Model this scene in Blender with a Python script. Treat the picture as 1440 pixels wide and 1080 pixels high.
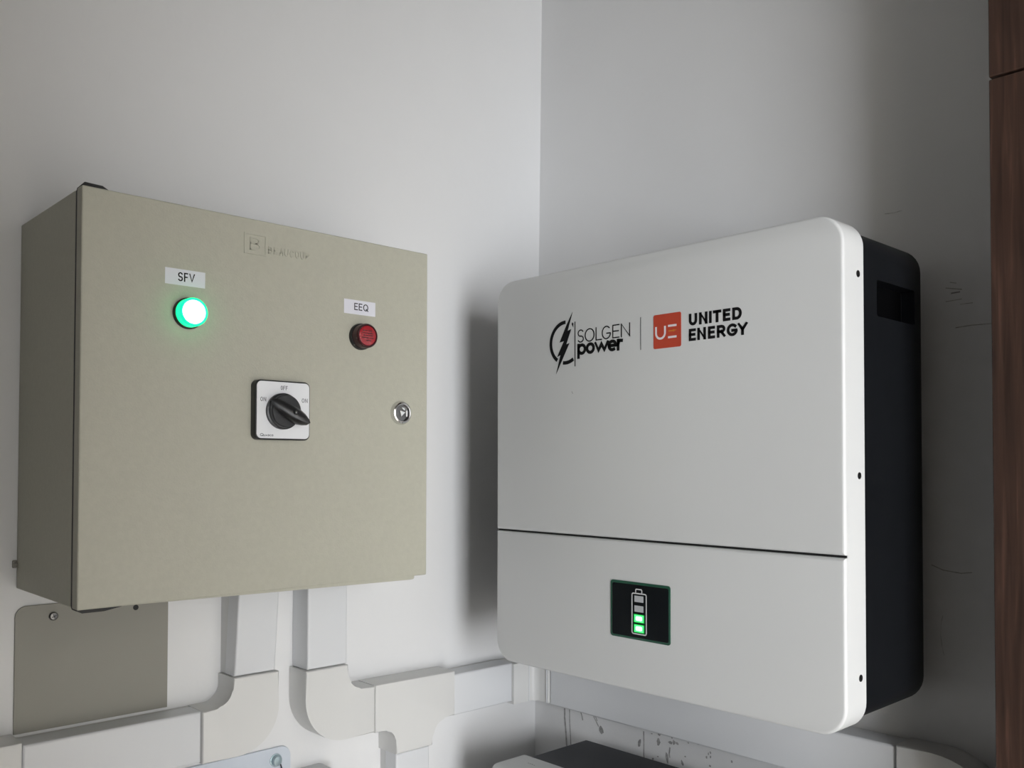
import bpy, bmesh, math, random
from mathutils import Vector, Matrix

random.seed(4)
PI = math.pi
for o in list(bpy.data.objects):
    bpy.data.objects.remove(o, do_unlink=True)
scene = bpy.context.scene
col = scene.collection
Z0 = 1.35            # height of the cabinet's underside above the floor

# ------------------------------------------------------------------ camera
cam_data = bpy.data.cameras.new('camera')
cam = bpy.data.objects.new('camera', cam_data)
col.objects.link(cam)
scene.camera = cam
F_PX = 1276.07
cam_data.sensor_fit = 'HORIZONTAL'
cam_data.sensor_width = 36.0
cam_data.lens = F_PX / 1440 * 36
cam_data.shift_y = (623.33 - 540) / 1440
cam_data.clip_start = 0.01
yaw, pitch, roll = 0.754, 0.0228, 0.0018
fw = Vector((math.sin(yaw) * math.cos(pitch), math.cos(yaw) * math.cos(pitch), math.sin(pitch)))
rt = Vector((math.cos(yaw), -math.sin(yaw), 0))
up = rt.cross(fw)
r2 = math.cos(roll) * rt + math.sin(roll) * up
u2 = -math.sin(roll) * rt + math.cos(roll) * up
M = Matrix((r2, u2, -fw)).transposed().to_4x4()
M.translation = Vector((-1.0808, -1.0931, 0.1376 + Z0))
cam.matrix_world = M

# ------------------------------------------------------------------ world, daylight, exposure
world = bpy.data.worlds.new('world')
scene.world = world
world.use_nodes = True
world.node_tree.nodes['Background'].inputs['Color'].default_value = (0.75, 0.85, 1, 1)
world.node_tree.nodes['Background'].inputs['Strength'].default_value = 0.3

# room (an added, unseen doorway in the front wall lets light in)
ROOM_X0, ROOM_Y0, CEIL = -4.0, -5.2, 2.75
DOOR_X0, DOOR_X1, DOOR_TOP = -3.25, -1.5, 2.5

doorway_l = bpy.data.lights.new('added_doorway_light', 'AREA')  # area lamp filling the added, unseen doorway
doorway_l.shape = 'RECTANGLE'
doorway_l.size = DOOR_X1 - DOOR_X0
doorway_l.size_y = DOOR_TOP - 0.05
doorway_l.energy = 256
doorway_l.color = (0.94, 0.965, 1.0)
so = bpy.data.objects.new('added_doorway_light', doorway_l)
col.objects.link(so)
so.location = ((DOOR_X0 + DOOR_X1) / 2, ROOM_Y0 - 0.02, DOOR_TOP / 2)
so.rotation_euler = (PI / 2, 0, 0)      # -Z turned to +Y: shines into the room

vs = scene.view_settings
vs.view_transform = 'Standard'
vs.look = 'None'
vs.exposure = 0.0
vs.gamma = 1.0
vs.use_curve_mapping = False

# ------------------------------------------------------------------ materials
def mat(name, color, rough=0.5, metal=0.0, noise=None, bump=None, emit=None, coat=0.0, spec=0.5):
    """noise=(scale, amount, stretch)  bump=(scale, strength)"""
    m = bpy.data.materials.new(name)
    m.use_nodes = True
    nt = m.node_tree
    b = nt.nodes['Principled BSDF']
    b.inputs['Base Color'].default_value = (*color, 1)
    b.inputs['Roughness'].default_value = rough
    b.inputs['Metallic'].default_value = metal
    b.inputs['Specular IOR Level'].default_value = spec
    b.inputs['Coat Weight'].default_value = coat
    tc = nt.nodes.new('ShaderNodeTexCoord')
    if noise:
        mp = nt.nodes.new('ShaderNodeMapping')
        mp.inputs['Scale'].default_value = noise[2] if len(noise) > 2 else (1, 1, 1)
        nt.links.new(tc.outputs['Object'], mp.inputs['Vector'])
        n = nt.nodes.new('ShaderNodeTexNoise')
        n.inputs['Scale'].default_value = noise[0]
        n.inputs['Detail'].default_value = 6
        nt.links.new(mp.outputs['Vector'], n.inputs['Vector'])
        cr = nt.nodes.new('ShaderNodeValToRGB')
        a = noise[1]
        cr.color_ramp.elements[0].position = 0.3
        cr.color_ramp.elements[1].position = 0.7
        cr.color_ramp.elements[0].color = (*[c * (1 - a) for c in color], 1)
        cr.color_ramp.elements[1].color = (*[min(1, c * (1 + a)) for c in color], 1)
        nt.links.new(n.outputs['Fac'], cr.inputs['Fac'])
        nt.links.new(cr.outputs['Color'], b.inputs['Base Color'])
    if bump:
        n2 = nt.nodes.new('ShaderNodeTexNoise')
        n2.inputs['Scale'].default_value = bump[0]
        n2.inputs['Detail'].default_value = 3
        nt.links.new(tc.outputs['Object'], n2.inputs['Vector'])
        bp = nt.nodes.new('ShaderNodeBump')
        bp.inputs['Strength'].default_value = bump[1]
        bp.inputs['Distance'].default_value = bump[2] if len(bump) > 2 else 0.001
        nt.links.new(n2.outputs['Fac'], bp.inputs['Height'])
        nt.links.new(bp.outputs['Normal'], b.inputs['Normal'])
    if emit:
        b.inputs['Emission Color'].default_value = (*emit[0], 1)
        b.inputs['Emission Strength'].default_value = emit[1]
    return m

def wood_mat():
    m = mat('dark_stained_wood', (0.045, 0.021, 0.014), 0.42)
    nt = m.node_tree
    b = nt.nodes['Principled BSDF']
    tc = nt.nodes.new('ShaderNodeTexCoord')
    mp = nt.nodes.new('ShaderNodeMapping')
    mp.inputs['Scale'].default_value = (110, 110, 5)
    nt.links.new(tc.outputs['Object'], mp.inputs['Vector'])
    n = nt.nodes.new('ShaderNodeTexNoise')
    n.inputs['Scale'].default_value = 1.6
    n.inputs['Detail'].default_value = 8
    n.inputs['Distortion'].default_value = 0.6
    nt.links.new(mp.outputs['Vector'], n.inputs['Vector'])
    cr = nt.nodes.new('ShaderNodeValToRGB')
    e = cr.color_ramp.elements
    e[0].position, e[0].color = 0.3, (0.030, 0.0155, 0.0105, 1)
    e[1].position, e[1].color = 0.78, (0.115, 0.058, 0.040, 1)
    k = e.new(0.55); k.color = (0.055, 0.028, 0.0195, 1)
    nt.links.new(n.outputs['Fac'], cr.inputs['Fac'])
    nt.links.new(cr.outputs['Color'], b.inputs['Base Color'])
    bp = nt.nodes.new('ShaderNodeBump')
    bp.inputs['Strength'].default_value = 0.25
    bp.inputs['Distance'].default_value = 0.001
    nt.links.new(n.outputs['Fac'], bp.inputs['Height'])
    nt.links.new(bp.outputs['Normal'], b.inputs['Normal'])
    return m

MT = dict(
    wall=mat('white_wall_paint', (0.80, 0.80, 0.80), 0.75, noise=(3.0, 0.02), bump=(45, 0.25, 0.002)),
    ceil=mat('ceiling_paint', (0.84, 0.83, 0.81), 0.8, noise=(2.0, 0.02)),
    floor=mat('light_floor_tile', (0.74, 0.70, 0.65), 0.45, noise=(5, 0.08)),
    beige=mat('beige_wall_paint', (0.83, 0.79, 0.715), 0.8, noise=(3.0, 0.02)),
    paint=mat('beige_grey_powder_coat', (0.475, 0.465, 0.385), 0.48, noise=(180, 0.03), bump=(520, 0.35, 0.0007)),
    plate=mat('beige_grey_sheet', (0.28, 0.27, 0.235), 0.45, noise=(6, 0.04), bump=(300, 0.08, 0.0005)),
    rubber=mat('black_rubber', (0.012, 0.012, 0.012), 0.6, noise=(80, 0.1)),
    blackp=mat('black_plastic', (0.010, 0.010, 0.011), 0.38, noise=(60, 0.08)),
    knob=mat('charcoal_knob_plastic', (0.022, 0.023, 0.025), 0.33, noise=(60, 0.08)),
    face=mat('brushed_white_face', (0.84, 0.85, 0.87), 0.35, noise=(30, 0.015)),
    label=mat('label_tape', (0.76, 0.76, 0.82), 0.4, noise=(20, 0.01)),
    ink=mat('dark_ink', (0.005, 0.005, 0.006), 0.6, noise=(50, 0.05), spec=0.2),
    inkg=mat('grey_ink', (0.055, 0.055, 0.065), 0.6, noise=(50, 0.05), spec=0.2),
    chrome=mat('chrome', (0.72, 0.72, 0.72), 0.16, 1.0, noise=(30, 0.02)),
    chromed=mat('dark_chrome', (0.16, 0.16, 0.16), 0.28, 1.0, noise=(30, 0.05)),
    redlens=mat('red_lens', (0.36, 0.018, 0.026), 0.22, noise=(90, 0.1), coat=0.4),
    redrim=mat('dark_red_rim', (0.040, 0.003, 0.005), 0.3, noise=(90, 0.1)),
    greencore=mat('lit_green_lens', (0.7, 1.0, 0.8), 0.3, emit=((0.50, 1.0, 0.66), 4.6)),
    greenrim=mat('lit_green_rim', (0.0, 0.35, 0.14), 0.25, emit=((0.0, 0.80, 0.25), 2.1)),
    invw=mat('inverter_white_enamel', (0.705, 0.712, 0.708), 0.36, noise=(2.5, 0.012)),
    invd=mat('inverter_dark_navy', (0.003, 0.0038, 0.0055), 0.5, noise=(40, 0.1), spec=0.3),
    batd=mat('battery_dark_grey', (0.012, 0.0145, 0.02), 0.5, noise=(40, 0.1)),
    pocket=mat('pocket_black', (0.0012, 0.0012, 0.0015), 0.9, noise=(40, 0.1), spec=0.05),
    seam=mat('seam_shade_black', (0.006, 0.006, 0.006), 0.7, noise=(40, 0.1)),
    logored=mat('logo_red', (0.56, 0.060, 0.026), 0.45, noise=(30, 0.02)),
    logopink=mat('logo_pale', (0.86, 0.80, 0.83), 0.5, noise=(30, 0.01)),
    logogold=mat('logo_gold', (0.62, 0.20, 0.02), 0.5, noise=(30, 0.02)),
    dispg=mat('display_green_edge', (0.010, 0.085, 0.048), 0.18, noise=(30, 0.15), coat=0.5),
    dispb=mat('display_black_glass', (0.004, 0.006, 0.008), 0.2, noise=(30, 0.05), spec=0.2),
    dispw=mat('display_print', (0.70, 0.70, 0.70), 0.5, noise=(30, 0.01)),
    segoff=mat('unlit_segment', (0.52, 0.53, 0.55), 0.5, noise=(30, 0.02)),
    segon=mat('lit_segment', (0.1, 0.8, 0.2), 0.4, emit=((0.07, 1.0, 0.20), 1.3)),
    segcore=mat('lit_segment_core', (0.6, 1.0, 0.7), 0.4, emit=((0.55, 1.0, 0.66), 2.2)),
    segrim=mat('lit_segment_rim', (0.0, 0.3, 0.05), 0.4, emit=((0.0, 0.55, 0.06), 0.35)),
    pvc=mat('white_pvc_cover', (0.735, 0.745, 0.76), 0.38, noise=(4, 0.012)),
    pvcf=mat('warm_white_pvc_fitting', (0.745, 0.742, 0.725), 0.4, noise=(4, 0.012)),
    pvcb=mat('pvc_base', (0.70, 0.70, 0.69), 0.5, noise=(4, 0.015)),
    galv=mat('pale_blue_coated_steel', (0.62, 0.67, 0.74), 0.42, 0.0, noise=(8, 0.04)),
    zinc=mat('zinc_bolt', (0.42, 0.52, 0.55), 0.3, 0.9, noise=(40, 0.1)),
    boxg=mat('light_grey_plastic', (0.62, 0.63, 0.63), 0.45, noise=(6, 0.02)),
    stain=mat('scuff_grey', (0.36, 0.355, 0.35), 0.9, noise=(160, 0.3)),
    stain2=mat('faint_scuff', (0.62, 0.615, 0.61), 0.9, noise=(160, 0.25)),
    stain3=mat('dark_scuff', (0.47, 0.46, 0.445), 0.9, noise=(120, 0.25)),
    wood=wood_mat(),
)

# ------------------------------------------------------------------ helpers
def W(p):
    return Vector((p[0], p[1], p[2] + Z0))

ROOTLOC = {}

def tag(o, label, cat, group=None):
    o['label'] = label
    o['category'] = cat
    if group:
        o['group'] = group
    return o

def thing(name, label, cat, loc, group=None):
    o = bpy.data.objects.new(name, None)
    o.empty_display_size = 0.05
    o.location = W(loc)
    col.objects.link(o)
    ROOTLOC[o] = W(loc)
    return tag(o, label, cat, group)

def obj(name, bm, m, parent=None, label=None, smooth=None, loc=None):
    """bm holds scene coordinates (z from the cabinet's underside)."""
    if parent is not None:
        base = ROOTLOC[parent]
    else:
        base = W(loc) if loc else Vector((0, 0, 0))
    bmesh.ops.recalc_face_normals(bm, faces=bm.faces)
    for v in bm.verts:
        v.co = Vector((v.co.x, v.co.y, v.co.z + Z0)) - base
    me = bpy.data.meshes.new(name)
    bm.to_mesh(me)
    bm.free()
    ms = m if isinstance(m, (list, tuple)) else [m]
    for k in ms:
        me.materials.append(MT[k])
    o = bpy.data.objects.new(name, me)
    col.objects.link(o)
    if parent is not None:
        o.parent = parent
        ROOTLOC[o] = base
    else:
        o.location = base
        ROOTLOC[o] = base
    if smooth:
        for p in me.polygons:
            p.use_smooth = True
        if hasattr(me, 'set_sharp_from_angle'):
            me.set_sharp_from_angle(angle=math.radians(smooth))
    if label:
        o['label'] = label
    return o

def box(bm, x0, x1, y0, y1, z0, z1, bev=0, seg=2):
    b = bmesh.new()
    bmesh.ops.create_cube(b, size=1)
    for v in b.verts:
        v.co = Vector(((x0 + x1) / 2 + v.co.x * (x1 - x0), (y0 + y1) / 2 + v.co.y * (y1 - y0), (z0 + z1) / 2 + v.co.z * (z1 - z0)))
    if bev:
        bmesh.ops.bevel(b, geom=b.edges[:], offset=bev, segments=seg, affect='EDGES', profile=0.5)
    me = bpy.data.meshes.new('t')
    b.to_mesh(me)
    b.free()
    bm.from_mesh(me)
    bpy.data.meshes.remove(me)
    return bm

def bx(*a, **k):
    return box(bmesh.new(), *a, **k)

# planes: (u, v, out) -> scene point
def on_cab(yp):      # looking at the left wall: u = +x, v = z, out of the wall = -y
    return lambda u, v, d=0.0: Vector((u, yp - d, v))
def on_inv(xp):      # looking at the right wall: u = -y, v = z, out of the wall = -x
    return lambda u, v, d=0.0: Vector((xp - d, -u, v))
def on_side(yp):     # inverter's end face
    return on_cab(yp)

def rr(u0, u1, v0, v1, r, inset=0.0, n=6):
    """rounded rectangle, r = one radius or four (bl, br, tr, tl)"""
    if not isinstance(r, (list, tuple)):
        r = [r] * 4
    u0, u1, v0, v1 = u0 + inset, u1 - inset, v0 + inset, v1 - inset
    r = [max(1e-5, q - inset) for q in r]
    cs = [(u0 + r[0], v0 + r[0], PI), (u1 - r[1], v0 + r[1], 1.5 * PI), (u1 - r[2], v1 - r[2], 0), (u0 + r[3], v1 - r[3], 0.5 * PI)]
    pts = []
    for (cu, cv, a), q in zip(cs, r):
        for i in range(n + 1):
            t = a + 0.5 * PI * i / n
            pts.append((cu + q * math.cos(t), cv + q * math.sin(t)))
    return pts

def loft(bm, rings, cap0=True, cap1=True):
    vs_ = [[bm.verts.new(p) for p in r] for r in rings]
    n = len(vs_[0])
    for a, b in zip(vs_[:-1], vs_[1:]):
        for i in range(n):
            j = (i + 1) % n
            bm.faces.new((a[i], a[j], b[j], b[i]))
    if cap0:
        bm.faces.new(vs_[0][::-1])
    if cap1:
        bm.faces.new(vs_[-1])
    return bm

def rprism(P, u0, u1, v0, v1, r, d0, d1, bev=0.0, n=6, bm=None, back_bev=0.0):
    """rounded slab from depth d0 to d1 on plane P with a rounded front edge"""
    bm = bm or bmesh.new()
    rings = []
    if back_bev:
        for i in range(4):
            t = 0.5 * PI * i / 4
            ins = back_bev * (1 - math.sin(t))
            rings.append([P(u, v, d0 + back_bev * (1 - math.cos(t))) for u, v in rr(u0, u1, v0, v1, r, ins, n)])
    rings.append([P(u, v, d0 + back_bev) for u, v in rr(u0, u1, v0, v1, r, 0, n)])
    if bev:
        for i in range(5):
            t = 0.5 * PI * i / 4
            ins = bev * (1 - math.cos(t))
            rings.append([P(u, v, d1 - bev + bev * math.sin(t)) for u, v in rr(u0, u1, v0, v1, r, ins, n)])
    else:
        rings.append([P(u, v, d1) for u, v in rr(u0, u1, v0, v1, r, 0, n)])
    return loft(bm, rings)

def prism(P, outline, d0, d1, bev=0.0, bm=None):
    """extruded outline (may be concave), front edge bevelled"""
    b = bmesh.new()
    back = [b.verts.new(P(u, v, d0)) for u, v in outline]
    front = [b.verts.new(P(u, v, d1)) for u, v in outline]
    n = len(outline)
    for i in range(n):
        j = (i + 1) % n
        b.faces.new((back[i], back[j], front[j], front[i]))
    b.faces.new(back[::-1])
    b.faces.new(front)
    if bev:
        fe = [e for e in b.edges if e.verts[0] in front and e.verts[1] in front]
        bmesh.ops.bevel(b, geom=fe, offset=bev, segments=3, affect='EDGES', profile=0.5, clamp_overlap=False)
    if bm is None:
        return b
    me = bpy.data.meshes.new('t')
    b.to_mesh(me)
    b.free()
    bm.from_mesh(me)
    bpy.data.meshes.remove(me)
    return bm

def lathe(P, cu, cv, prof, n=40, bm=None, cap0=True, cap1=True, a0=0.0):
    """prof: list of (radius, depth)"""
    bm = bm or bmesh.new()
    rings = [[P(cu + r * math.cos(a0 + 2 * PI * i / n), cv + r * math.sin(a0 + 2 * PI * i / n), d) for i in range(n)] for r, d in prof]
    return loft(bm, rings, cap0, cap1)

def tube(bm, pts, r, n=8):
    pts = [Vector(p) for p in pts]
    rings = []
    for i, p in enumerate(pts):
        t = (pts[min(i + 1, len(pts) - 1)] - pts[max(i - 1, 0)]).normalized()
        a = t.orthogonal().normalized() if i == 0 else (a - t * a.dot(t)).normalized()
        b = t.cross(a)
        rings.append([p + r * (math.cos(2 * PI * k / n) * a + math.sin(2 * PI * k / n) * b) for k in range(n)])
    return loft(bm, rings)

def arc(cu, cv, r, a0, a1, n=8, ry=None):
    ry = ry or r
    return [(cu + r * math.cos(math.radians(a0 + (a1 - a0) * i / n)), cv + ry * math.sin(math.radians(a0 + (a1 - a0) * i / n))) for i in range(n + 1)]

def stroke(bm, P, pts, w, d, base=0.0, clip=None):
    """a pen line of width w, raised by d"""
    closed = (Vector(pts[0]) - Vector(pts[-1])).length < 1e-7 and len(pts) > 3
    pv = [Vector(p) for p in (pts[:-1] if closed else pts)]
    n = len(pv)
    L, Rr = [], []
    for i in range(n):
        if closed:
            a, b = pv[i - 1], pv[(i + 1) % n]
        else:
            a, b = (pv[i - 1] if i else None), (pv[i + 1] if i < n - 1 else None)
        d1 = (pv[i] - a).normalized() if a is not None else None
        d2 = (b - pv[i]).normalized() if b is not None else None
        if d1 is None: d1 = d2
        if d2 is None: d2 = d1
        n1, n2 = Vector((-d1.y, d1.x)), Vector((-d2.y, d2.x))
        m = (n1 + n2)
        m = m.normalized() if m.length > 1e-6 else n1
        k = 1 / max(0.45, m.dot(n1))
        L.append(pv[i] + m * w / 2 * k)
        Rr.append(pv[i] - m * w / 2 * k)
    if clip:
        for q in L + Rr:
            q.x = min(max(q.x, clip[0]), clip[1])
            q.y = min(max(q.y, clip[2]), clip[3])
    vb = [[bm.verts.new(P(q.x, q.y, h)) for q in side] for side in (L, Rr) for h in (base, base + d)]
    L0, L1, R0, R1 = vb
    rng = range(n) if closed else range(n - 1)
    for i in rng:
        j = (i + 1) % n
        bm.faces.new((L1[i], L1[j], R1[j], R1[i]))
        bm.faces.new((L0[i], L0[j], L1[j], L1[i]))
        bm.faces.new((R0[j], R0[i], R1[i], R1[j]))
    if not closed:
        bm.faces.new((L0[0], L1[0], R1[0], R0[0]))
        bm.faces.new((L0[-1], R0[-1], R1[-1], L1[-1]))
    return bm

# ------------------------------------------------------------------ pen-stroke alphabet (x 0..1, y 0..1 box of the letter)
def A(cx, cy, rx, ry, a0, a1, n=14):
    return arc(cx, cy, rx, a0, a1, n, ry)
GL = {
    'S': [A(.5, .74, .46, .26, 30, 180, 9) + A(.5, .74, .46, .26, 180, 270, 6)[1:] + A(.5, .25, .48, .25, 90, 0, 6)[0:] + A(.5, .25, .48, .25, 0, -150, 9)[1:]],
    'O': [A(.5, .5, .5, .5, 90, 450, 28)],
    'L': [[(0, 1), (0, 0), (1, 0)]],
    'G': [A(.52, .5, .52, .5, 48, 360, 20)[:-1] + [(1, .02)][:0] + [(1.0, .44), (.56, .44)]],
    'E': [[(1, 1), (0, 1), (0, 0), (1, 0)], [(0, .52), (.9, .52)]],
    'N': [[(0, -.2), (0, 1.2)], [(-.02, 1.1), (1.02, -.1)], [(1, -.2), (1, 1.2)]],
    'U': [[(0, 1)] + A(.5, .4, .5, .4, 180, 360, 14) + [(1, 1)]],
    'I': [[(.5, 0), (.5, 1)]],
    'T': [[(0, 1), (1, 1)], [(.5, 1), (.5, 0)]],
    'D': [[(0, 0), (0, 1), (.45, 1)] + A(.45, .5, .55, .5, 90, -90, 14)[1:] + [(0, 0)]],
    'R': [[(0, 0), (0, 1), (.55, 1)] + A(.55, .73, .42, .27, 90, -90, 10)[1:] + [(0, .46)], [(.5, .46), (1, 0)]],
    'Y': [[(0, 1), (.5, .42), (1, 1)], [(.5, .42), (.5, 0)]],
    'F': [[(1, 1), (0, 1), (0, 0)], [(0, .52), (.85, .52)]],
    'V': [[(0, 1), (.5, 0), (1, 1)]],
    'Q': [A(.5, .5, .5, .5, 90, 450, 28), [(.62, .25), (1.02, -.04)]],
    'A': [[(0, 0), (.5, 1), (1, 0)], [(.18, .35), (.82, .35)]],
    'C': [A(.52, .5, .52, .5, 45, 315, 18)],
    'B': [[(0, 0), (0, 1), (.5, 1)] + A(.5, .76, .4, .24, 90, -90, 8)[1:] + [(0, .52)], [(.5, .52)] + A(.5, .26, .5, .26, 90, -90, 8)[1:] + [(0, 0)]],
    'P': [[(0, 0), (0, 1), (.5, 1)] + A(.5, .73, .48, .27, 90, -90, 10)[1:] + [(0, .46)]],
    # lower case, x height 1, descender to -.42
    'p': [[(0, 1.0), (0, -.44)], A(.5, .5, .5, .5, 90, 450, 24)],
    'o': [A(.5, .5, .5, .5, 90, 450, 24)],
    'w': [[(0, 1), (.26, 0), (.5, .9), (.74, 0), (1, 1)]],
    'e': [[(.12, .50), (1.0, .50)] + A(.5, .5, .5, .5, 4, 296, 20)],
    'r': [[(0, 1), (0, 0)], [(0, .55), (.25, .88), (.6, .97), (1, .95)]],
}

def letter(bm, P, ch, u0, u1, v0, v1, w, d=0.0003, base=0.0):
    """fit one letter's outer box to u0..u1, v0..v1"""
    h = w / 2
    clip = (u0, u1 + .05 * (u1 - u0), v0 - (.5 * (v1 - v0) if ch in 'pQ' else 0), v1)
    for pl in GL[ch]:
        q = [Vector((u0 + h + x * (u1 - u0 - w), v0 + h + y * (v1 - v0 - w))) for x, y in pl]
        if (q[0] - q[-1]).length > 1e-7:      # pen ends overshoot by half the width
            q[0] = q[0] + (q[0] - q[1]).normalized() * h
            q[-1] = q[-1] + (q[-1] - q[-2]).normalized() * h
        stroke(bm, P, [tuple(k) for k in q], w, d, base, clip)

def word(bm, P, text, u0, u1, v0, v1, w, gap=0.18, widths=None, d=0.0003, base=0.0):
    ws = [(widths or {}).get(c, 1.0) for c in text]
    unit = (u1 - u0) / (sum(ws) + gap * (len(ws) - 1))
    u = u0
    for c, k in zip(text, ws):
        letter(bm, P, c, u, u + k * unit, v0, v1, w, d, base)
        u += (k + gap) * unit
    return bm

# ================================================================== THE SETTING
def struct(name, bm, m):
    o = obj(name, bm, m)
    o['kind'] = 'structure'
    return o

Zf = -Z0
Zc = CEIL - Z0
T = 0.12
struct('floor', bx(ROOM_X0 - T, T, ROOM_Y0 - T, T, Zf - T, Zf), 'floor')
struct('ceiling', bx(ROOM_X0 - T, T, ROOM_Y0 - T, T, Zc, Zc + T), 'ceil')
struct('wall_back', bx(ROOM_X0 - T, T, 0, T, Zf, Zc), 'wall')
# right wall: leans back very slightly, as the photographed corner does
def lean(z):
    return max(0.0, 0.014 * (z + 0.1))
bm = bmesh.new()
rows = [Zf, -0.1, Zc]
loft(bm, [[(lean(z), ROOM_Y0 - T, z), (T + 0.05, ROOM_Y0 - T, z), (T + 0.05, 0, z), (lean(z), 0, z)] for z in rows])
wall_right = struct('wall_right', bm, 'wall')
struct('wall_left', bx(ROOM_X0 - T, ROOM_X0, ROOM_Y0 - T, 0, Zf, Zc), 'beige')
# front wall with the added doorway opening
bm = bmesh.new()
box(bm, ROOM_X0, DOOR_X0, ROOM_Y0 - T, ROOM_Y0, Zf, Zc)
box(bm, DOOR_X1, 0, ROOM_Y0 - T, ROOM_Y0, Zf, Zc)
box(bm, DOOR_X0, DOOR_X1, ROOM_Y0 - T, ROOM_Y0, DOOR_TOP - Z0, Zc)
struct('wall_front', bm, 'beige')
# unseen partition and lintel, added to dim the back wall's left and top
BLOCKER_Y, BLOCKER_X = -1.75, -1.09
BLOCKER_Z = 2.03
bm = bx(ROOM_X0, BLOCKER_X, BLOCKER_Y - 0.1, BLOCKER_Y, Zf, Zc)
box(bm, BLOCKER_X, 0, BLOCKER_Y - 0.1, BLOCKER_Y, BLOCKER_Z - Z0, Zc)
struct('wall_light_blocker', bm, 'beige')

# wooden door surround on the right wall: two boards with an open joint
JOINT = 0.525
TX, TY0, TY1 = -0.115, -1.75, -0.7623
trim = struct('trim_1', bx(TX + 0.012, -0.0005, TY0 + 0.004, TY1 - 0.004, Zf, Zc), 'wood')
for za, zb in ((Zf, JOINT - 0.0012), (JOINT + 0.0012, Zc)):
    obj('board', bx(TX, TX + 0.0118, TY0, TY1, za, zb, bev=0.0014), 'wood', trim)

# scuffs and drips on the right wall
PW = on_inv(0.0)
def wstain(pts, w, m='stain'):
    bm = bmesh.new()
    P = lambda u, v, d=0.0: Vector((lean(v) - d, -u, v))
    stroke(bm, P, pts, w, 0.0003)
    obj('scuff_mark', bm, m, wall_right)
def wblob(cu, cv, ru, rv, ang=0, m='stain'):
    bm = bmesh.new()
    ca, sa = math.cos(ang), math.sin(ang)
    pts = []
    for i in range(12):
        t = 2 * PI * i / 12
        k = random.uniform(0.7, 1.15)
        a, b = ru * k * math.cos(t), rv * k * math.sin(t)
        pts.append((cu + a * ca - b * sa, cv + a * sa + b * ca))
    P = lambda u, v, d=0.0: Vector((lean(v) - d, -u, v))
    prism(P, pts, 0, 0.0003, bm=bm)
    obj('scuff_mark', bm, m, wall_right)
wstain([(.0685, -.249), (.0690, -.275), (.0715, -.297), (.0733, -.320)], .0032)
wstain([(.0795, -.249), (.0800, -.280), (.0815, -.300), (.0827, -.318)], .0016)
wstain([(.098, -.250), (.106, -.262), (.1085, -.271)], .002)
wstain([(.128, -.250), (.133, -.262), (.142, -.274)], .0018)
wstain([(.131, -.250), (.139, -.266)], .0015)
wblob(.1475, -.2775, .0048, .0075, 0.5)
wstain([(.2315, -.262), (.2320, -.280), (.2315, -.297), (.233, -.306)], .0018)
wblob(.2235, -.2815, .0030, .0062, -0.4)
wblob(.259, -.2715, .0036, .0055)
wblob(.2605, -.2600, .0030, .0030)
wblob(.281, -.268, .004, .0025)
wblob(.287, -.2665, .003, .0035)
wblob(.293, -.2665, .0025, .002)
wstain([(.2800, -.275), (.2785, -.285), (.2795, -.290)], .0022)
wblob(.2745, -.2915, .0030, .0080, 0.2)
wblob(.3020, -.2925, .0022, .0050, 0.5)
for k in range(14):
    wblob(random.uniform(.245, .40), random.uniform(-.300, -.255), random.uniform(.0008, .0018), random.uniform(.0008, .002))
# faint scrapes in the shaded strip beside the wooden boards
wstain([(.672, .343), (.681, .341), (.690, .339)], .0012, 'stain3')
wstain([(.677, .349), (.684, .347)], .0010, 'stain3')
wstain([(.678, .336), (.688, .3365)], .0016, 'stain')
wstain([(.672, .327), (.690, .328)], .0009, 'stain3')
wstain([(.688, .322), (.702, .322)], .0008, 'stain3')
wstain([(.683, .2955), (.700, .2965), (.7225, .2960)], .0011, 'stain3')
wstain([(.600, .4445), (.612, .4435), (.622, .4445)], .0010, 'stain2')
wstain([(.655, .021), (.668, .016), (.688, .014), (.700, .016)], .0010, 'stain3')
wstain([(.6675, -.036), (.6655, -.048), (.6652, -.060), (.6668, -.072), (.669, -.082)], .0006, 'stain2')

# ================================================================== ELECTRICAL CABINET
X0, X1, YD, H = -0.7952, -0.3847, -0.1972, 0.40
cab = thing('electrical_cabinet', 'beige-grey steel electrical cabinet with a green and a red pilot lamp', 'cabinet', (-0.59, 0, 0))
obj('body', bx(X0, X1 - 0.004, -0.1778, -0.0005, 0.001, H - 0.001, bev=0.0012), 'paint', cab)
obj('gasket', bx(X0 + 0.0006, X1 - 0.006, -0.1823, -0.1779, 0.002, H - 0.002), 'rubber', cab, 'black rubber gasket')
door = obj('door', bx(X0, X1, YD, -0.1824, 0, H, bev=0.0014), 'paint', cab)
obj('door_lip', prism(on_cab(YD), [(X0 + .03, .0006), (X0 + .20, -.0018), (-.4095, -.0040), (-.4050, -.0036), (-.4036, -.0020), (-.4036, .0006)], -.0130, -.00005), 'paint', door)
# black hinge tabs showing above and below the door's left corners
PG = on_cab(-0.1780)
obj('hinge_tab', prism(PG, [(X0 + .0005, .397), (X0 + .0015, .4012), (X0 + .0075, .4078), (X0 + .024, .4072), (X0 + .032, .4030), (X0 + .036, .399)], 0.0003, 0.0032), 'rubber', cab, 'black hinge tab')
obj('hinge_tab', prism(PG, [(X0 + .0005, .002), (X0 + .0015, -.0012), (X0 + .006, -.0036), (X0 + .026, -.0036), (X0 + .042, -.0008), (X0 + .046, .002)], 0.0003, 0.0150), 'rubber', cab, 'black hinge tab')
# mounting lug at the back edge
bm = bx(X0 - 0.0048, X0 - 0.0002, -0.004, -0.0005, 0.0235, 0.0320, bev=0.001)
lathe(on_cab(-0.004), X0 - 0.0024, 0.0278, [(0.0020, 0), (0.0020, 0.002), (0.0012, 0.0028)], 12, bm)
obj('mounting_lug', bm, 'plate', cab)

PD = on_cab(YD)
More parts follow.
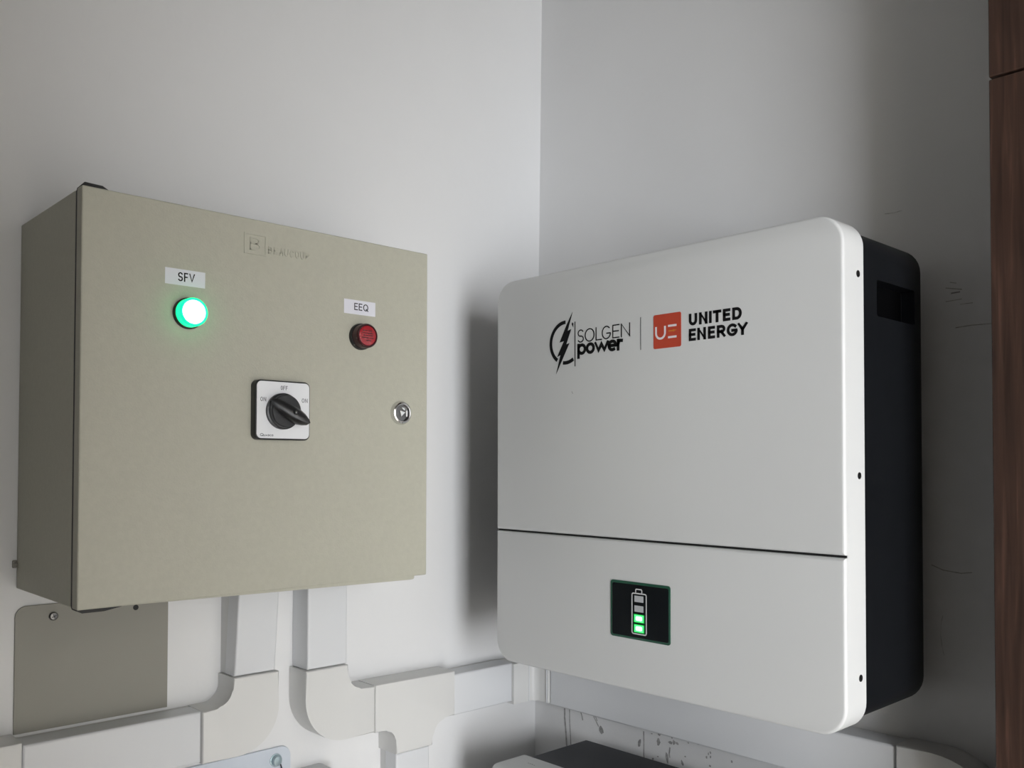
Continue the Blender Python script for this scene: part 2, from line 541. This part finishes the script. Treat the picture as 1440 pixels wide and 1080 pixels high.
# labels
for (u0, u1, v0, v1, txt, tu0, tu1, tv0, tv1, wd, lab) in (
        (-.7157, -.6740, .3177, .3340, 'SFV', -.7027, -.6850, .3217, .3309, .0013, 'white label tape reading SFV'),
        (-.5065, -.4632, .3121, .3288, 'EEQ', -.4928, -.4733, .3171, .3254, .0012, 'white label tape reading EEQ')):
    t = obj('label_sticker', rprism(PD, u0, u1, v0, v1, 0.0002, 0, 0.0003, 0, 2), 'label', cab, lab)
    bm = bmesh.new()
    word(bm, PD, txt, tu0, tu1, tv0, tv1, wd, 0.2, widths=dict(F=.8, V=1.15, E=.8, Q=1.15), d=0.00015, base=0.0003)
    obj('lettering', bm, 'ink' if txt == 'SFV' else 'inkg', t, 'letters ' + txt)

# pilot lamps: black base ring, coloured lens with a rim, flat front
def pilot(cu, cv, R, core, rim, lab):
    b = obj('pilot_lamp', lathe(PD, cu, cv, [(R + .0006, 0), (R + .0006, .0035), (R, .0045), (R * .9, .0047)], 48), 'blackp', cab, lab, smooth=40)
    obj('lens_rim', lathe(PD, cu, cv, [(R * .95, .0048), (R * .955, .0138), (R * .94, .0154), (R * .90, .0161), (R * .82, .0161), (R * .79, .0152)], 48), rim, b, smooth=35)
    obj('lens', lathe(PD, cu, cv, [(R * .785, .0150), (R * .77, .0157), (R * .68, .0160), (R * .3, .0161)], 48), core, b, smooth=35)
    return b
pilot(-.6920, .2897, .0152, 'greencore', 'greenrim', 'lit green pilot lamp')
red = pilot(-.4842, .2862, .0148, 'redlens', 'redrim', 'unlit red pilot lamp')
bm = bmesh.new()          # moulded relief inside the red lens
for v, a, b in ((.0055, -.0065, .0055), (.0028, -.0085, .0075), (.0002, -.006, .0072), (-.0026, -.0078, .0078), (-.0056, -.002, .0045)):
    u = a
    while u < b - .001:
        k = random.uniform(.0008, .0020)
        stroke(bm, PD, [(-.4842 + u, .2862 + v), (-.4842 + u + k, .2862 + v)], random.uniform(.0008, .0015), .0003, .0160)
        u += k + random.uniform(.0004, .0009)
obj('lens_relief', bm, 'redrim', red)

# rotary changeover switch
SU0, SU1, SV0, SV1 = -.6219, -.5560, .1630, .2272
sw = obj('rotary_switch', rprism(PD, SU0, SU1, SV0, SV1, .0065, 0, .0100, .0012), 'blackp', cab, 'black and white rotary switch', smooth=40)
obj('face_plate', rprism(PD, SU0 + .0016, SU1 - .0014, SV0 + .0016, SV1 - .0014, .0052, .0098, .0106, .0003), 'face', sw, 'white switch face')
bm = bmesh.new()
PF = on_cab(YD - .0106)
TW = dict(I=.3)
for tx, a, b, c, d in (('OFF', -.5925, -.5842, .2172, .2218), ('ON', -.6164, -.6098, .2040, .2086), ('ON', -.5668, -.5598, .2046, .2092)):
    bm = bmesh.new()
    word(bm, PF, tx, a, b, c, d, .00055, .28, d=.0001)
    obj('position_lettering', bm, 'inkg', sw, 'grey letters ' + tx)
bm = bmesh.new()
letter(bm, PF, 'Q', -.6165, -.6125, .1668, .1698, .0005, .0001)
word(bm, PF, 'UASCO', -.6122, -.6010, .1668, .1688, .00042, .15, d=.0001)
obj('maker_lettering', bm, 'inkg', sw, 'small dark maker lettering')
KU, KV = -.5905, .1940
kb = obj('knob', lathe(PF, KU, KV, [(.0196, 0), (.0196, .0035), (.0180, .0042), (.0176, .0092), (.0166, .0102), (.0100, .0104)], 56), 'knob', sw, 'round black knob', smooth=35)
# handle: a long leaf-shaped grip across the knob with a pointer end
ang = math.radians(-31)
ca, sa = math.cos(ang), math.sin(ang)
def hp(outline, c=(KU, KV)):
    return [(c[0] + a * ca - b * sa, c[1] + a * sa + b * ca) for a, b in outline]
low = [(-.0225, .0004), (-.0190, .0032), (-.0140, .0054), (-.002, .0066), (.008, .0070), (.016, .0060), (.0225, .0030), (.0250, -.0006), (.0232, -.0036), (.0160, -.0066), (.007, -.0078), (-.002, -.0076), (-.0135, -.0058), (-.0190, -.0028)]
top = [(a * .93 + .0010, b * .62) for a, b in low]
bm = bmesh.new()
hs = [-0.0002 if a < 0 else 0 for a, b in low]
def hgt(a):           # grip rises from the pointer to the far end
    t = (a + .0225) / .050
    return .0108 + .0130 * min(1, max(0, t * 1.6))
ringA = [PF(u, v, .0100 if False else .0096) for (u, v) in hp(low)]
ringB = [PF(u, v, .0098 + .72 * (hgt(a) - .0098)) for (u, v), (a, b) in zip(hp(low), low)]
ringC = [PF(u, v, hgt(a)) for (u, v), (a, b) in zip(hp(top), top)]
loft(bm, [ringA, ringB, ringC])
obj('handle', bm, 'blackp', sw, 'black turn handle', smooth=50)
obj('handle_screw', lathe(PF, KU + .0040 * ca, KV + .0040 * sa, [(.0020, .0225), (.0020, .0240), (.0014, .0250), (.0005, .0253)], 16), 'chromed', sw, smooth=40)

# quarter-turn lock
LU, LV = -.4262, .1992
lk = obj('lock', lathe(PD, LU, LV, [(.0142, 0), (.0142, .0030), (.0128, .0055), (.0112, .0062), (.0104, .0060), (.0100, .0022), (.0060, .0020)], 44), 'chrome', cab, 'round chrome lock', smooth=30)
obj('lock_recess', lathe(PD, LU, LV, [(.0099, .0019), (.0098, .0028), (.0030, .0029)], 32), 'chromed', lk)
bm = prism(PD, [(LU - .0040, LV + .0030), (LU + .0046, LV + .0010), (LU - .0020, LV - .0050)], .0026, .0058, .0006)
prism(PD, [(LU - .0018, LV + .0066), (LU + .0030, LV + .0066), (LU + .0042, LV + .0030), (LU + .0020, LV + .0032)], .0026, .0052, .0004, bm)
prism(PD, [(LU + .0052, LV + .0032), (LU + .0082, LV + .0020), (LU + .0080, LV - .0042), (LU + .0056, LV - .0050)], .0026, .0050, .0004, bm)
obj('lock_insert', bm, 'chrome', lk)

# embossed emblem and faint lettering near the door's top
bm = bmesh.new()
e0, e1, f0, f1 = -.6305, -.6060, .3625, .3835
stroke(bm, PD, [(e0, f0), (e1, f0), (e1, f1), (e0, f1), (e0, f0)], .0016, .0008)
letter(bm, PD, 'B', e0 + .006, e1 - .006, f0 + .004, f1 - .0035, .0013, .0008)
obj('embossed_emblem', bm, 'paint', cab)
bm = bmesh.new()
word(bm, PD, 'BEAUCOUP', -.6030, -.5520, .3655, .3735, .0012, .25, d=.0007)
obj('embossed_lettering', bm, 'paint', cab)

# ================================================================== COVER PLATE UNDER THE CABINET
PB = on_cab(0.0)
pl = thing('cover_plate', 'flat beige-grey sheet metal plate screwed to the wall under the cabinet', 'plate', (-.71, 0, -.157))
obj('sheet', rprism(PB, -.7965, -.6280, -.1572, -.0190, (.0005, .0005, .004, .012), .0003, .0022, .0004, 6), 'plate', pl)
bm = lathe(PB, -.7578, -.0329, [(.0048, .0022), (.0048, .0038), (.0036, .0052), (.0012, .0056)], 20)
s_ = obj('screw', bm, 'chromed', pl, 'steel screw', smooth=40)
bm = bmesh.new()
for a in (0.4, 0.4 + PI / 2):
    stroke(bm, PB, [(-.7578 - .0026 * math.cos(a), -.0329 - .0026 * math.sin(a)), (-.7578 + .0026 * math.cos(a), -.0329 + .0026 * math.sin(a))], .0009, .0002, .0056)
obj('screw_slot', bm, 'blackp', s_)
obj('screw_hole', lathe(PB, -.6669, -.0330, [(.0032, .0021), (.0032, .00245)], 20), 'rubber', pl, 'black screw hole')

# ================================================================== INVERTER
XF, XM, XB = -0.2185, -0.1753, -0.0267
IU0, IU1, IV0, IV1 = 0.1433, 0.6600, -0.1363, 0.3927
PI0 = on_inv(0.0)
inv = thing('solar_inverter', 'white wall-hung solar inverter with dark sides and printed front logos', 'inverter', (0, -0.4, IV0))
def apply_boolean(o, cutter_bm):
    me = bpy.data.meshes.new('cut')
    bmesh.ops.recalc_face_normals(cutter_bm, faces=cutter_bm.faces)
    for v in cutter_bm.verts:
        v.co = Vector((v.co.x, v.co.y, v.co.z + Z0)) - ROOTLOC[o]
    cutter_bm.to_mesh(me)
    cutter_bm.free()
    c = bpy.data.objects.new('cut', me)
    col.objects.link(c)
    c.parent = o.parent
    md = o.modifiers.new('b', 'BOOLEAN')
    md.operation = 'DIFFERENCE'
    md.object = c
    md.solver = 'EXACT'
    bpy.context.view_layer.update()
    dg = bpy.context.evaluated_depsgraph_get()
    new = bpy.data.meshes.new_from_object(o.evaluated_get(dg))
    o.modifiers.clear()
    o.data = new
    bpy.data.objects.remove(c, do_unlink=True)
body = obj('body', rprism(PI0, IU0 + .002, IU1 - .002, IV0 + .004, IV1 - .005, .03, -XB, -XM - .0003, 0, 8, back_bev=.004), 'invd', inv, 'dark navy rear housing', smooth=40)
apply_boolean(body, bx(-.1406, -.0460, -.70, -.640, .2955, .3345, bev=.003))
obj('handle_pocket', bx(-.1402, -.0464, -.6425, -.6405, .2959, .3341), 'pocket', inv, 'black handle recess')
obj('mounting_bracket', bx(-.0265, .0005, -.56, -.24, .05, .25), 'invd', inv)
obj('cover_rim', rprism(PI0, IU0, IU1, IV0, IV1, .030, -XM, -XF - .0052, 0, 10), 'invw', inv, smooth=40)
SEAM = .0453
Rr_ = .030
obj('seam_shade_strip', bx(XF + .0050, XF + .0040, -IU1 + .0006, -IU0 - .0006, SEAM - .003, SEAM + .003), 'seam', inv, 'black strip for the shade in the horizontal seam')  # shade of the gap put in as a black strip at its bottom
up_ = obj('upper_cover', rprism(PI0, IU0, IU1, SEAM + .0012, IV1, (.0008, .0008, Rr_, Rr_), -XF - .0051, -XF, .0035, 10), 'invw', inv, 'white upper front cover', smooth=40)
lo_ = obj('lower_cover', rprism(PI0, IU0, IU1, IV0, SEAM - .0012, (Rr_, Rr_, .0008, .0008), -XF - .0051, -XF, .0035, 10), 'invw', inv, 'white lower front cover', smooth=40)
PS = on_side(-IU1)
for z in (.3335, .1262, -.0795):
    s_ = obj('screw', lathe(PS, -.1873, z, [(.0037, 0), (.0035, .0005), (.0027, .0006)], 20), 'blackp', inv, 'small black screw')
    obj('screw_socket', lathe(PS, -.1873, z, [(.0018, .0006), (.0018, .0008)], 6), 'chromed', s_)

PX = on_inv(XF)
BOLT = [(.2897, .3354), (.2808, .3116), (.2872, .3133), (.2784, .2942), (.2841, .2953), (.2601, .2564), (.2680, .2809), (.2620, .2790), (.2742, .2988), (.2663, .2976), (.2791, .3198)]
D = .0003
obj('bolt_emblem', prism(PX, BOLT, 0, D), 'ink', up_, 'black lightning bolt')
# broken ring round the bolt
bm = bmesh.new()
CU, CV, RR = .2770, .2967, .0267
def cang(u, v):
    return math.degrees(math.atan2(v - CV, u - CU))
stroke(bm, PX, arc(CU, CV, RR, cang(.2785, .325) + 3, 360 + cang(.2605, .272), 30), .0047, D)
stroke(bm, PX, arc(CU, CV, RR, cang(.2725, .2697), cang(.2906, .2745), 10), .0047, D)
prism(PX, [(.2882, .3195), (.2893, .3218), (.2909, .3205), (.2909, .3150)], 0, D, bm=bm)
obj('ring_emblem', bm, 'ink', up_, 'broken black ring')
bm = bmesh.new()
stroke(bm, PX, [(.2940, .3223), (.2940, .2641)], .0012, D)
obj('divider_line', bm, 'ink', up_)
bm = bmesh.new()
for c, a, b in (('S', .2984, .3094), ('O', .3110, .3276), ('L', .3296, .3402), ('G', .3399, .3545), ('E', .3573, .3686), ('N', .3711, .3855)):
    letter(bm, PX, c, a, b, .2940 if c != 'O' else .2937, .3110, .00145, D)
obj('brand_lettering', bm, 'ink', up_, 'thin black letters SOLGEN')
bm = bmesh.new()
for c, a, b in (('p', .2981, .3135), ('o', .3128, .3282), ('w', .3270, .3516), ('e', .3496, .3648), ('r', .3645, .3742)):
    letter(bm, PX, c, a, b, .2780, .2928, .0041, D)
obj('brand_lettering', bm, 'ink', up_, 'bold black letters power')
bm = bmesh.new()
stroke(bm, PX, [(.4020, .3154), (.4020, .2757)], .0007, D)
obj('divider_line', bm, 'inkg', up_)
sq = obj('logo_square', rprism(PX, .4215, .4616, .2746, .3151, .0022, 0, D, 0, 4), 'logored', up_, 'red rounded logo square')
bm = bmesh.new()
stroke(bm, PX, [(.4253, .3008)] + arc(.4319, .2930, .0066, 180, 360, 14) + [(.4385, .3008)], .0026, .0001, D)
stroke(bm, PX, [(.4430, .3002), (.4552, .3002)], .0025, .0001, D)
stroke(bm, PX, [(.4430, .2868), (.4552, .2868)], .0025, .0001, D)
ue = obj('logo_lettering', bm, 'logopink', up_, 'pale letters UE')
obj('logo_arrow', prism(PX, [(.4435, .2949), (.4498, .2949), (.4500, .2956), (.4555, .2947), (.4515, .2932), (.4508, .2926), (.4500, .2934), (.4435, .2934)], D, D + .0001), 'logogold', up_, 'gold arrow bar')
bm = bmesh.new()
UX = (('U', .4726, .4840), ('N', .4867, .4980), ('I', .5002, .5036), ('T', .5054, .5163), ('E', .5186, .5281), ('D', .5307, .5427))
for c, a, b in UX:
    letter(bm, PX, c, a, b, .2970, .3108, .0034, D)
obj('brand_lettering', bm, 'ink', up_, 'bold black letters UNITED')
bm = bmesh.new()
for c, a, b in (('E', .4725, .4821), ('N', .4843, .4958), ('E', .4987, .5080), ('R', .5106, .5218), ('G', .5235, .5372), ('Y', .5372, .5500)):
    letter(bm, PX, c, a, b, .2793, .2934, .0033, D)
obj('brand_lettering', bm, 'ink', up_, 'bold black letters ENERGY')
bm = bmesh.new()
stroke(bm, PX, [(.2885, .2320), (.2890, .2302), (.2902, .2290)], .0007, .0002)
obj('scuff_mark', bm, 'stain', up_)

# display
dp = obj('display', rprism(PX, .3547, .4458, -.0740, -.0048, .0035, 0, .0009, .0003, 4), 'dispg', lo_, None)
dp['label'] = 'green-edged display window'
dp.parent = inv
obj('display_glass', rprism(PX, .3578, .4432, -.0712, -.0080, .0022, .0009, .0012, 0, 4), 'dispb', dp, 'black display glass')
PZ = on_inv(XF - .0012)
bm = bmesh.new()
stroke(bm, PZ, [(a, b) for a, b in rr(.3889, .4107, -.0667, -.0182, .0022, 0, 4)] + [rr(.3889, .4107, -.0667, -.0182, .0022, 0, 4)[0]], .0014, .0001)
stroke(bm, PZ, [(.3946, -.0180), (.3946, -.0142), (.3956, -.0131), (.4030, -.0131), (.4040, -.0142), (.4040, -.0180)], .0013, .0001)
obj('battery_icon', bm, 'dispw', dp, 'pale battery outline icon')
for k, (za, zb) in enumerate(((-.0284, -.0209), (-.0402, -.0327), (-.0522, -.0440), (-.0642, -.0560))):
    if k >= 2:
        obj('segment_glow', rprism(PZ, .3915, .4078, za - .0010, zb + .0010, .0006, 0, .00008, 0, 2), 'segrim', dp)
    obj('battery_segment', rprism(PZ, .3928, .4064, za, zb, .0003, 0, .0002, 0, 2), 'segoff' if k < 2 else 'segon', dp, 'grey charge segment' if k < 2 else 'lit green charge segment')
    if k >= 2:
        obj('segment_core', rprism(PZ, .3948, .4044, za + .0016, zb - .0016, .0018, .0002, .0003, 0, 4), 'segcore', dp)

# ================================================================== BATTERY UNDER THE INVERTER
bat = thing('battery_module', 'white-fronted battery module with a dark top hung below the inverter', 'battery', (0, -0.4, -0.78))
obj('body', rprism(PI0, .1330, .6500, -.78, -.2895, .010, .028, .1537, 0, 6), 'batd', bat, 'dark navy housing', smooth=40)
obj('mounting_bracket', bx(-.028, -.0002, -.55, -.25, -.65, -.45), 'invd', bat)
obj('front_cover', rprism(PI0, .1275, .6555, -.784, -.2862, .008, .1540, .2185, .012, 8), 'invw', bat, 'white front cover', smooth=40)
bm = bmesh.new()
PTB = lambda u, v, d=0.0: Vector((-v, -u, -.2862 + d))
for k in range(4):
    stroke(bm, PTB, [(.1640 + .004 * k, .176 + .0002 * k), (.1662 + .004 * k, .176 + .0002 * k)], .0016, .0002)
obj('top_mark', bm, 'stain', bat)

# ================================================================== CABLE TRUNKING
def trunk_wall(name, label, u0, u1, v0, v1, P, vertical, lean_out=0.0, split=.014, depth=.040, group=None):
    loc = P((u0 + u1) / 2, v0)
    t = thing(name, label, 'trunking', loc, group)
    obj('base', rprism(P, u0 + (.0008 if vertical else 0), u1 - (.0008 if vertical else 0), v0 + (0 if vertical else .0008), v1 - (0 if vertical else .0008), .0003, .0003, split + .012, 0, 2), 'pvcb', t)
    bm = rprism(P, u0, u1, v0, v1, .0006, split, depth, .0030, 2)
    if lean_out:
        nrm = P(0, 0, 1) - P(0, 0, 0)
        for v in bm.verts:
            k = (v.co.z - v0) / (v1 - v0)
            v.co += nrm * lean_out * k
    obj('cover', bm, 'pvc', t, smooth=30)
    return t

trunk_wall('cable_trunking', 'white vertical cable trunking with a cover lifting off, between plate and second trunking', -.5600, -.5045, -.1255, -.0005, PB, True, lean_out=.012)
trunk_wall('cable_trunking', 'white vertical cable trunking from the cabinet to the elbow beside the tee', -.4580, -.3970, -.1330, -.0005, PB, True, split=.001)
trunk_wall('cable_trunking', 'horizontal white trunking along the lower edge of the beige-grey plate', -.7970, -.6019, -.2210, -.1600, PB, False, split=.010)
trunk_wall('cable_trunking', 'short horizontal white trunking between the tee and the inside corner fitting', -.2100, -.0898, -.2385, -.1775, PB, False, split=.008)
trunk_wall('cable_trunking', 'white trunking running down from the tee fitting', -.3150, -.2555, -1.30, -.2730, PB, True)
trunk_wall('cable_trunking', 'long horizontal white trunking on the wall behind and below the inverter', .0738, .6305, -.2460, -.1855, PI0, False, split=.004)
trunk_wall('cable_trunking', 'white trunking running down beside the wooden boards', .6960, .7540, -1.30, -.3420, PI0, True)

def fitting(name, label, cat, P, outline, loc, depth=.0435):
    o = obj(name, prism(P, outline, .0004, depth, .0018), 'pvcf', None, smooth=40, loc=loc)
    return tag(o, label, cat)

e1 = [(-.6015, -.2225), (-.556, -.2225)] + arc(-.5560, -.1680, .0550, -90, 0, 12, .0545)[1:] + [(-.5010, -.1265), (-.5625, -.1265), (-.5625, -.139)] + arc(-.5840, -.1390, .0215, 0, -90, 8, .0210)[1:] + [(-.6015, -.160)]
fitting('trunking_elbow', 'white trunking elbow turning from the lifting trunking towards the plate', 'elbow', PB, e1, (-.55, 0, -.2225))
e2 = [(-.4625, -.1340), (-.4625, -.1720)] + arc(-.4010, -.1720, .0615, 180, 270, 12, .0615)[1:] + [(-.3540, -.2335), (-.3540, -.1700), (-.3765, -.1700)] + arc(-.3765, -.1490, .0210, 270, 180, 8, .0210)[1:] + [(-.3975, -.1340)]
fitting('trunking_elbow', 'white trunking elbow joined to the tee, its outer bend rounded', 'elbow', PB, e2, (-.41, 0, -.2335))
tee = [(-.3530, -.2350), (-.3530, -.1695), (-.2105, -.1715), (-.2105, -.2365), (-.2290, -.2365)] + arc(-.2290, -.2600, .0235, 90, 180, 8)[1:] + [(-.2525, -.2720), (-.3175, -.2720), (-.3175, -.2520)] + arc(-.3345, -.2520, .0170, 0, 90, 8)[1:]
fitting('trunking_tee', 'white T-shaped trunking fitting with its stem pointing down', 'fitting', PB, tee, (-.28, 0, -.272))
e3 = [(.6310, -.2475), (.6310, -.1835), (.6700, -.1835)] + arc(.6700, -.2695, .0860, 90, 0, 12)[1:] + [(.7560, -.3410), (.6935, -.3410), (.6935, -.2700)] + arc(.6700, -.2700, .0235, 0, 90, 8, .0225)[1:]
fitting('trunking_elbow', 'white trunking elbow curving down in the shade beside the wooden boards', 'elbow', PI0, e3, (0, -.69, -.341))
fitting('trunking_coupler', 'white trunking coupler at the far end of the plate trunking', 'fitting', PB, [(-1.05, -.2235), (-.7985, -.2235), (-.7985, -.1560), (-1.05, -.1560)], (-.92, 0, -.2235))
# inside corner fitting: L shaped in plan
bm = bmesh.new()
Lp = [(-.0895, -.0004), (-.0895, -.0430), (-.0520, -.0430), (-.0455, -.0400), (-.0430, -.0350), (-.0430, -.0730), (-.0004, -.0730), (-.0004, -.0004)]
Lp = [(-.0895, -.0004), (-.0895, -.0430), (-.0560, -.0430)] + [(-.0430 - .013 + .013 * math.sin(a), -.0560 + .013 * math.cos(a)) for a in (0.25, 0.6, 0.95, 1.3)] + [(-.0430, -.0570), (-.0430, -.0730), (-.0004, -.0730), (-.0004, -.0004)]
loft(bm, [[(x, y, z) for x, y in Lp] for z in (-.2428, -.1795)])
bm2 = bmesh.new()
box(bm2, -.0570, -.0555, -.0440, -.0428, -.2428, -.1795, bev=.0004)
ic = thing('trunking_corner', 'white inside corner fitting where the trunking turns into the room corner', 'fitting', (-.03, -.03, -.245))
obj('cover', bm, 'pvcf', ic, smooth=50)
obj('corner_bead', bm2, 'pvc', ic)
bm = bmesh.new()
box(bm, -.0450, -.0434, -.0718, -.0700, -.2428, -.1795, bev=.0004)
obj('end_bead', bm, 'pvc', ic)
# ================================================================== STEEL BRACKET AND BOX AT THE BOTTOM
br = thing('wall_bracket', 'pale blue-grey steel bracket plate bolted to the wall under the elbow', 'bracket', (-.58, 0, -.40))
obj('plate', rprism(PB, -.74, -.4615, -.40, -.2362, (.001, .001, .014, .002), .0003, .0040, .0006, 6), 'galv', br)
bm = lathe(PB, -.4835, -.2525, [(.0085, .0040), (.0085, .0052), (.0070, .0054), (.0070, .0085), (.0058, .0105), (.0020, .0110)], 24)
obj('bolt', bm, 'zinc', br, 'zinc bolt head', smooth=35)
bm = bmesh.new()
tube(bm, [(-.4775, -.0060, -.2580), (-.4765, -.008, -.264), (-.4775, -.009, -.272), (-.4800, -.009, -.30)], .0008)
obj('wire', bm, 'inkg', br, smooth=60)
jb = thing('junction_box', 'light grey plastic box on the wall under the rounded elbow', 'box', (-.435, 0, -.40))
obj('housing', rprism(PB, -.4600, -.4045, -.40, -.2720, (.004, .004, .014, .006), .0003, .034, .003, 6), 'boxg', jb, smooth=40)
obj('lid', rprism(PB, -.4585, -.4060, -.398, -.2740, (.004, .004, .013, .006), .0343, .0400, .003, 6), 'boxg', jb, smooth=40)
